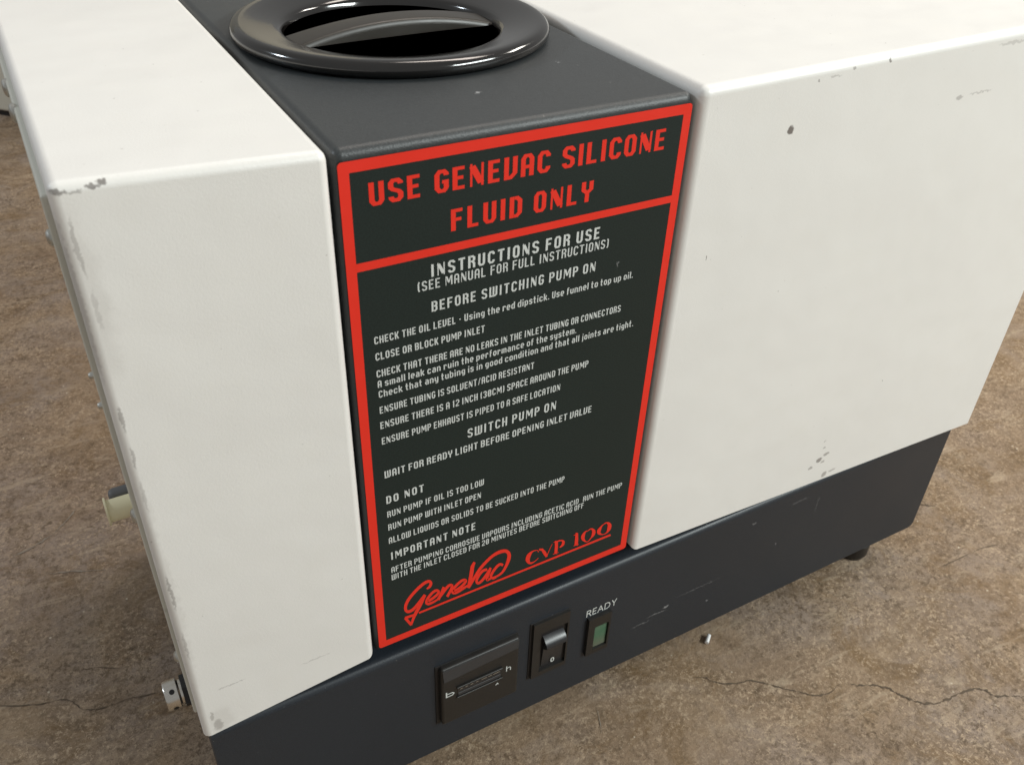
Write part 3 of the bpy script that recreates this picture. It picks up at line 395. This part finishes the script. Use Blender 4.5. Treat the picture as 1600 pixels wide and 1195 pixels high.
# stroke font: per glyph (width, [ (points, pen factor) ]); x 0..1 between stem centres, y 0..1 between bar centres
E_ = 'E'; e_ = 'e'
G = {
'A': (1, [[(0,e_),(0,.84),(.25,1),(.75,1),(1,.84),(1,e_)], [(.25,.42),(.75,.42)]]),
'B': (1, [[(0,e_),(0,E_)], [(.3,1),(.7,1),(1,.88),(1,.64),(.7,.53)], [(.3,.53),(.7,.53),(1,.4),(1,.12),(.7,0),(.3,0)]]),
'C': (1, [[(1,.76),(1,.86),(.75,1),(.28,1),(0,.84),(0,.16),(.28,0),(.75,0),(1,.13),(1,.24)]]),
'D': (1, [[(0,e_),(0,E_)], [(.3,1),(.65,1),(1,.84),(1,.16),(.65,0),(.3,0)]]),
'E': (.92, [[(0,e_),(0,E_)], [(.3,1),(1.2,1)], [(.3,.52),(1.05,.52)], [(.3,0),(1.2,0)]]),
'F': (.92, [[(0,e_),(0,E_)], [(.3,1),(1.2,1)], [(.3,.52),(1.05,.52)]]),
'G': (1, [[(1,.78),(1,.87),(.75,1),(.28,1),(0,.84),(0,.16),(.28,0),(.75,0),(1,.14),(1,.46),(.55,.46)]]),
'H': (1, [[(0,e_),(0,E_)], [(1,e_),(1,E_)], [(.3,.5),(.7,.5)]]),
'I': (.42, [[(.5,e_),(.5,E_)]]),
'J': (1, [[(0,.2),(0,.13),(.25,0),(.75,0),(1,.13),(1,E_)]]),
'K': (1, [[(0,e_),(0,E_)], [(1.05,E_),(.42,.52),(1.1,e_)]]),
'L': (.9, [[(0,E_),(0,0),(1.2,0)]]),
'M': (1.45, [([(0,e_),(0,E_)], .5), ([(.12,1),(.5,.25)], 1.1), ([(.5,.22),(.86,1)], .7), [(1,e_),(1,E_)]]),
'N': (1.1, [([(-.04,e_),(-.04,E_)], .45), ([(.05,.97),(.93,.05)], 1.35), ([(1.05,e_),(1.05,E_)], .5)]),
'O': (1, [[(.5,0),(.75,0),(1,.15),(1,.85),(.75,1),(.25,1),(0,.85),(0,.15),(.25,0),(.5,0)]]),
'P': (1, [[(0,e_),(0,E_)], [(.3,1),(.7,1),(1,.87),(1,.58),(.7,.46),(.3,.46)]]),
'Q': (1, [[(.5,0),(.75,0),(1,.15),(1,.85),(.75,1),(.25,1),(0,.85),(0,.15),(.25,0),(.5,0)], ([(.55,.28),(1.1,-.08)], .7)]),
'R': (1, [[(0,e_),(0,E_)], [(.3,1),(.7,1),(1,.88),(1,.64),(.72,.52),(.3,.52)], [(.72,.45),(1,.34),(1,e_)]]),
'S': (1, [[(1,.8),(1,.88),(.75,1),(.25,1),(0,.88),(0,.66),(.2,.56),(.8,.44),(1,.33),(1,.12),(.75,0),(.25,0),(0,.12),(0,.2)]]),
'T': (1, [[(.5,e_),(.5,.90)], [(-.2,1),(1.2,1)]]),
'U': (1, [[(0,E_),(0,.15),(.25,0),(.75,0),(1,.15),(1,E_)]]),
'V': (1, [[(0,E_),(0,0),(.5,0),(1,.22),(1,E_)]]),
'W': (1.45, [[(0,E_),(0,0),(.75,0),(1,.12),(1,E_)], [(.52,.12),(.52,E_)]]),
'X': (1, [[(0,E_),(0,.6),(.35,.5),(0,.4),(0,e_)], [(1,E_),(1,.6),(.65,.5),(1,.4),(1,e_)]]),
'Y': (1, [[(0,E_),(0,.62),(.5,.44),(1,.62),(1,E_)], [(.5,e_),(.5,.38)]]),
'0': (1, [[(.5,0),(.75,0),(1,.15),(1,.85),(.75,1),(.25,1),(0,.85),(0,.15),(.25,0),(.5,0)], ([(.2,.2),(.8,.8)], .5)]),
'1': (.6, [[(.6,e_),(.6,E_)], ([(.05,.8),(.5,.95)], .8)]),
'2': (1, [[(0,.78),(0,.86),(.25,1),(.75,1),(1,.86),(1,.62),(0,.14),(0,0),(1.15,0)]]),
'3': (1, [[(0,.82),(0,.9),(.25,1),(.75,1),(1,.87),(1,.64),(.7,.53),(.35,.53)], [(.7,.46),(1,.36),(1,.13),(.75,0),(.25,0),(0,.1),(0,.2)]]),
'(': (.5, [[(1,E_),(.2,.85),(.2,.15),(1,e_)]]), ')': (.5, [[(0,E_),(.8,.85),(.8,.15),(0,e_)]]),
'/': (.8, [([(0,e_),(1,E_)], .7)]), '-': (.7, [[(0,.46),(1,.46)]]), '.': (.3, [[(.5,-.06),(.5,.10)]]),
'a': (1, [[(0,.64),(.25,.70),(.75,.70),(1,.58),(1,e_)], [(.72,.40),(.25,.40),(0,.3),(0,.1),(.25,0),(.7,0)]]),
'b': (1, [[(0,e_),(0,E_)], [(.3,.68),(.7,.68),(1,.55),(1,.13),(.7,0),(.3,0)]]),
'c': (1, [[(1,.50),(1,.58),(.75,.7),(.25,.7),(0,.56),(0,.14),(.25,0),(.75,0),(1,.12),(1,.18)]]),
'd': (1, [[(1,e_),(1,E_)], [(.7,.68),(.3,.68),(0,.55),(0,.13),(.3,0),(.7,0)]]),
'e': (1, [[(.35,.34),(1,.34),(1,.57),(.75,.70),(.25,.70),(0,.56),(0,.14),(.25,0),(.95,0)]]),
'f': (.75, [[(.25,e_),(.25,.88),(.5,1),(1.2,1)], [(.55,.64),(1.1,.64)]]),
'g': (1, [[(.7,.68),(.3,.68),(0,.55),(0,.2),(.3,.08),(.7,.08)], [(1,.72),(1,-.12),(.75,-.24),(.1,-.24)]]),
'h': (1, [[(0,e_),(0,E_)], [(.3,.68),(.72,.68),(1,.55),(1,e_)]]),
'i': (.36, [[(.5,e_),(.5,.72)], [(.5,.9),(.5,E_)]]),
'j': (.5, [[(.8,.72),(.8,-.12),(.3,-.24),(-.2,-.24)], [(.8,.9),(.8,E_)]]),
'k': (1, [[(0,e_),(0,E_)], [(1,.74),(.42,.38),(1.1,e_)]]),
'l': (.36, [[(.5,e_),(.5,E_)]]),
'm': (1.45, [[(0,e_),(0,.74)], [(.2,.68),(.85,.68),(1,.58),(1,e_)], [(.5,.55),(.5,e_)]]),
'n': (1, [[(0,e_),(0,.74)], [(.3,.68),(.72,.68),(1,.55),(1,e_)]]),
'o': (1, [[(.5,0),(.75,0),(1,.14),(1,.56),(.75,.7),(.25,.7),(0,.56),(0,.14),(.25,0),(.5,0)]]),
'p': (1, [[(0,-.3),(0,.74)], [(.3,.68),(.7,.68),(1,.55),(1,.13),(.7,0),(.3,0)]]),
'r': (.85, [[(0,e_),(0,.74)], [(.3,.68),(.8,.68),(1,.58),(1,.48)]]),
's': (.95, [[(1,.56),(1,.62),(.75,.7),(.25,.7),(0,.6),(0,.45),(1,.27),(1,.1),(.75,0),(.25,0),(0,.08),(0,.14)]]),
't': (.75, [[(.3,E_),(.3,.12),(.5,0),(1.1,0)], [(.62,.66),(1.15,.66)], [(-.4,.66),(-.02,.66)]]),
'u': (1, [[(0,.74),(0,.14),(.25,0),(.7,0)], [(1,e_),(1,.74)]]),
'y': (1, [[(0,.74),(0,.2),(.3,.06),(.7,.06)], [(1,.74),(1,-.12),(.75,-.24),(.1,-.24)]]),
}
SANS = {
'R': (1.05, [[(0,e_),(0,E_)], [(.1,1),(.6,1),(.85,.88),(.85,.64),(.6,.53),(.1,.53)], [(.5,.5),(1.05,e_)]]),
'E': (.85, [[(0,e_),(0,E_)], [(.1,1),(1.1,1)], [(.1,.52),(.95,.52)], [(.1,0),(1.1,0)]]),
'A': (1.25, [[(-.03,e_),(.5,1.0)], [(.5,1.0),(1.03,e_)], [(.25,.34),(.75,.34)]]),
'D': (1.25, [[(0,e_),(0,E_)], [(.1,1),(.5,1),(.85,.85),(1,.5),(.85,.15),(.5,0),(.1,0)]]),
'Y': (1.15, [[(0,E_),(.5,.45)], [(1,E_),(.5,.45)], [(.5,.5),(.5,e_)]]),
'0': (1.0, [[(.5,0),(.85,.12),(1,.5),(.85,.88),(.5,1),(.15,.88),(0,.5),(.15,.12),(.5,0)]]),
'h': (1, [[(0,e_),(0,E_)], [(.1,.5),(.35,.66),(.75,.66),(1,.5),(1,e_)]]),
}
def stroke(bm, pts, pw, ph, y, closed=False):
    """mitred band; pen is an ellipse pw wide, ph high. pts are (x, z)"""
    k = pw/ph
    P = [Vector((a, b_*k)) for a, b_ in pts]
    n = len(P); V = []
    for i in range(n):
        if closed: d0 = (P[i]-P[i-1 if i else n-2]); d1 = (P[(i+1) if i < n-1 else 1]-P[i])
        else:
            d0 = P[i]-P[i-1] if i else P[1]-P[0]; d1 = P[i+1]-P[i] if i < n-1 else P[i]-P[i-1]
        d0 = d0.normalized(); d1 = d1.normalized()
        t = (d0+d1)
        t = t.normalized() if t.length > 1e-6 else d1
        nn = Vector((-t.y, t.x)); den = max(.55, abs(nn.dot(Vector((-d0.y, d0.x)))))
        o = nn*(pw/2/den)
        a, b_ = P[i]+o, P[i]-o
        V.append((bm.verts.new((a.x, y, a.y/k)), bm.verts.new((b_.x, y, b_.y/k))))
    for p, q in zip(V, V[1:]): bm.faces.new((p[0], p[1], q[1], q[0]))
def text_units(s, gap, wg, font):
    t = 0
    for i, ch in enumerate(s):
        t += wg if ch == ' ' else font.get(ch, G.get(ch))[0]
        if i < len(s)-1: t += gap if ch != ' ' and s[i+1] != ' ' else 0
    return t
def write(bm, s, x0, x1, z0, z1, cap, pen=1, gap=.26, wg=.75, font={}, y=-.0001, rot=None, vw=.36, hw=.155):
    W = (x1-x0)/text_units(s, gap, wg, font); x = x0; k = 0
    for i, ch in enumerate(s):
        if ch == ' ': x += wg*W; continue
        g = font.get(ch, G.get(ch)); w = g[0]*W
        pv = vw*W*pen; ph = hw*cap*pen; zb = z0+(z1-z0)*(x-x0)/(x1-x0); xl = x+pv/2; xw = w-pv
        if xw < .0: xl = x+w/2; xw = 0
        for st in g[1]:
            pts, f = st if isinstance(st, tuple) else (st, 1)
            q = []
            for a, b_ in pts:
                zz = cap if b_ == 'E' else 0 if b_ == 'e' else ph/2+b_*(cap-ph)
                q.append((xl+a*xw, zb+zz))
            if ch == 'I' or ch in 'il.': q = [(x+w/2, b_) for a, b_ in q]
            k += 1
            stroke(bm, q, pv*f, ph*f, y-.000012*(k % 4), closed=(q[0] == q[-1]))
        x += w+(gap*W if i < len(s)-1 and s[i+1] != ' ' else 0)
for (s, x0, x1, z0, z1, cap_h, col, pen, gap, wg) in DATA['text']:
    bm = bmesh.new()
    big = col == 'r'
    zm = (z0+z1)/2
    write(bm, s, x0, x1, zm+(z0-z1)*.3, zm-(z0-z1)*.3, .0117 if big else cap_h*(.98 if gap > .3 else .84 if cap_h > .0058 and len(s) > 56 else .88), pen*(.92 if big else 1), gap+.05, wg+.1, vw=.35 if big else .33, hw=.15)
    link("lettering", bm, M_red if big else M_white, plate, wn_=False, label="red heading line" if big else None)
bm = bmesh.new()
for j, s in enumerate(DATA['logo']):
    V = [bm.verts.new((a, -.0001-.000008*j, b_)) for a, b_ in s]
    for i in range(0, len(V)-2, 2): bm.faces.new((V[i], V[i+1], V[i+3], V[i+2]))
link("script_logo", bm, M_red, plate, wn_=False, label="red script wordmark with model number and underline")
# ------------------------------------------------------------------ hour meter
bm = bmesh.new()
box(bm, .0415, .1060, -.0075, -.001, -.1085, -.0425, .0022, 3, {'ft','fb','fl','fr','lt','rt','lb','rb'})
meter = link("hour_meter", bm, M_bezel, pump)
bm = bmesh.new()
fr = (-.0079,)
# raised top bar of the bezel
hexa(bm, [(.0432,-.0082,-.0565), (.1045,-.0082,-.0530), (.0432,-.0070,-.0565), (.1045,-.0070,-.0530), (.0424,-.0078,-.0438), (.1052,-.0078,-.0436), (.0424,-.0070,-.0438), (.1052,-.0070,-.0436)], .0004, 2)
link("bezel_rim", bm, M_rim, meter)
bm = bmesh.new(); box(bm, .0540, .0905, -.0079, -.0070, -.0785, -.0688, .0004, 1)
win = link("counter_window", bm, M_dial, meter)
bm = bmesh.new()
box(bm, .0532, .0913, -.0092, -.0076, -.0688, -.0672, .0003, 1); box(bm, .0532, .0913, -.0092, -.0076, -.0800, -.0785, .0003, 1)
link("window_frame", bm, M_bezel, meter)
bm = bmesh.new(); box(bm, .0388, .1066, -.0030, -.0012, -.1100, -.0418, .0006, 2); link("meter_shadow_plate", bm, M_deep, meter)  # thin black plate behind the meter, paints in the shadow along its left side
bm = bmesh.new(); box(bm, .0545, .0900, -.0083, -.0078, -.0780, -.0748, .0003, 1); link("drum_strip", bm, M_rim, meter)
for k, (x, w) in enumerate(((.0560, .0020), (.0602, .0018), (.0645, .0020), (.0690, .0018), (.0735, .0045), (.0792, .0030), (.0832, .0055))):
    bm = bmesh.new(); stroke(bm, [(x, -.0705), (x+w, -.0703)], .0007, .0007, -.0086)
    link("digit", bm, M_scr, meter, wn_=False)
bm = bmesh.new(); write(bm, "h", .0948, .0990, -.0756, -.0756, .0062, font=SANS, y=-.0077, vw=.2, hw=.12); link("hour_mark", bm, M_white, meter, wn_=False)
bm = bmesh.new(); stroke(bm, [(.0452, -.0690), (.0452, -.0752)], .0011, .0011, -.0077)
stroke(bm, [(.0452, -.0746), (.0500, -.0746), (.0513, -.0732), (.0500, -.0716), (.0458, -.0716)], .0010, .0010, -.00772); link("side_mark", bm, M_white, meter, wn_=False)
bm = bmesh.new(); stroke(bm, [(.0862, -.0868), (.0876, -.0850), (.0884, -.0868)], .0009, .0009, -.0077); link("pointer_mark", bm, M_white, meter, wn_=False)
# ------------------------------------------------------------------ rocker switch
bm = bmesh.new()
X0, X1, Z0, Z1 = .1195, .1515, -.1050, -.0405
xi0, xi1, zi0, zi1 = .1262, .1500, -.1000, -.0530
for a in ((X0, xi0, Z0, Z1), (xi1, X1, Z0, Z1), (xi0, xi1, zi1, Z1), (xi0, xi1, Z0, zi0)):
    box(bm, a[0], a[1], -.0048, -.001, a[2], a[3])
sw = link("rocker_switch", bm, M_bezel, pump)
bm = bmesh.new(); box(bm, X0-.0022, X1+.0008, -.0028, -.0012, Z0-.0016, Z1+.0006, .0006, 2); link("switch_flange", bm, M_deep, sw)
bm = bmesh.new()
pr = [(-.0590, -.0008), (-.0594, -.0024), (-.0612, -.0056), (-.0638, -.0086), (-.0662, -.0100), (-.0678, -.0102), (-.0690, -.0090), (-.0730, -.0050), (-.0970, -.0030), (-.0985, -.0010)]  # (z, y) side profile of the rocker
A1 = [bm.verts.new((.1290, b_, a)) for a, b_ in pr]; B1 = [bm.verts.new((.1472, b_, a)) for a, b_ in pr]
for i in range(len(pr)):
    j = (i+1) % len(pr); bm.faces.new((A1[i], A1[j], B1[j], B1[i]))
bm.faces.new(A1); bm.faces.new(list(reversed(B1)))
rk = link("rocker", bm, M_switch, sw, sharp=50)
bm = bmesh.new(); write(bm, "0", .1368, .1404, -.0946, -.0946, .0056, font=SANS, y=-.0045, vw=.28, hw=.17)
link("zero_mark", bm, M_white, sw, wn_=False)
# ------------------------------------------------------------------ ready indicator
bm = bmesh.new()
x0, x1, z0, z1 = .1705, .1918, -.1075, -.0630
for a in ((x0, .1768, z0, z1), (.1902, x1, z0, z1), (.1768, .1902, -.0745, z1), (.1768, .1902, z0, -.1022)):
    box(bm, a[0], a[1], -.0052, -.001, a[2], a[3])
ind = link("ready_indicator", bm, M_black, pump)
bm = bmesh.new(); box(bm, .1769, .1901, -.0036, -.0012, -.1021, -.0746, .0008, 2)
link("green_lens", bm, M_lens, ind)
bm = bmesh.new(); write(bm, "READY", .1690, .1975, -.0612, -.0612, .0076, gap=.22, font=SANS, y=-.0022, vw=.17, hw=.13)
link("ready_lettering", bm, M_white, base, wn_=False)
# ------------------------------------------------------------------ fittings on the left side
bm = bmesh.new()
lathe(bm, [(.0055, -.0143), (.0072, -.0143), (.0072, 0)], (-.1190, .100, .0990), 'x', 40)
lathe(bm, [(.0060, -.0155), (.0090, -.0155), (.0090, -.0143), (.0060, -.0143)], (-.1190, .100, .0990), 'x', 40)
pipe = link("outlet_pipe", bm, M_cream_plastic, pump)
bm = bmesh.new(); lathe(bm, [(.0020, -.0120), (.0040, -.0112), (.0050, -.009), (.0050, .0)], (-.1190, .1150, .0975), 'x', 28, True); link("hose_stub", bm, M_grey_plastic, pump)
cz, cy = -.0090, .035
bm = bmesh.new()
lathe(bm, [(.0040, -.0145), (.0092, -.0145), (.0098, -.0135), (.0098, -.0065), (.0088, -.0060)], (-.1185, cy, cz), 'x', 40)
bnc = link("metal_connector", bm, M_nickel, pump)
bm = bmesh.new(); lathe(bm, [(.0070, -.0060), (.0082, -.0052), (.0082, .001)], (-.1185, cy, cz), 'x', 32, False); link("connector_neck", bm, M_nickel, bnc)
bm = bmesh.new(); lathe(bm, [(.0075, -.0040), (.0110, -.0036), (.0110, .0018)], (-.1185, cy, cz-.0005), 'x', 6, True); link("lock_nut", bm, M_deep, bnc)
for a in (195, 235, 300, 120):
    bm = bmesh.new(); a = R(a)
    n = Vector((0, math.cos(a), math.sin(a))); t1 = Vector((1, 0, 0)); t2 = n.cross(t1); c0 = Vector((-.1185-.0098, cy, cz)) + n*.00985
    vs = [bm.verts.new(c0 + t1*.0017*math.cos(2*math.pi*k/14) + t2*.0017*math.sin(2*math.pi*k/14)) for k in range(14)]
    bm.faces.new(vs); link("bore_hole", bm, M_deep, bnc, wn_=False)
# ------------------------------------------------------------------ cabinet behind, and the metal scrap on the floor
cabi = bpy.data.objects.new("cabinet", None); scene.collection.objects.link(cabi)
cabi.location = (-.1488, 1.7321, ZF); cabi.rotation_euler = (0, 0, math.atan2(1.6969-1.7321, -.1157+.1488))
cabi["label"] = "cream painted cabinet on the concrete floor far behind the pump"; cabi["category"] = "cabinet"
def cpart(name, bm, m):
    o = link(name, bm, m); o.parent = cabi; return o
bm = bmesh.new(); box(bm, -.45, .60, .0, .5, .012, .9, .006, 3); cpart("body", bm, simple("cabinet_paint", (.50, .47, .40), .5, nscale=5, namt=.04))
bm = bmesh.new(); box(bm, -.44, .59, .008, .49, .0, .0125); cpart("plinth", bm, M_deep)
cx_, cy_ = .3160, .0042
bm = bmesh.new()
lathe(bm, [(.0008, -.0050), (.0019, -.0047), (.0019, .0047), (.0008, .0050)], (0, 0, .0023), 'x', 14, True)
scrap = link("metal_scrap", bm, simple("scrap_steel", (.86, .86, .86), .5, 0.3)); scrap.location = (cx_, cy_-.004, ZF+.0006); scrap.rotation_euler = (0, 0, R(38))
scrap["label"] = "tiny shiny metal offcut lying on the floor in front of the base"; scrap["category"] = "metal scrap"
# ------------------------------------------------------------------ render settings
scene.render.engine = 'CYCLES'
scene.cycles.max_bounces = 6
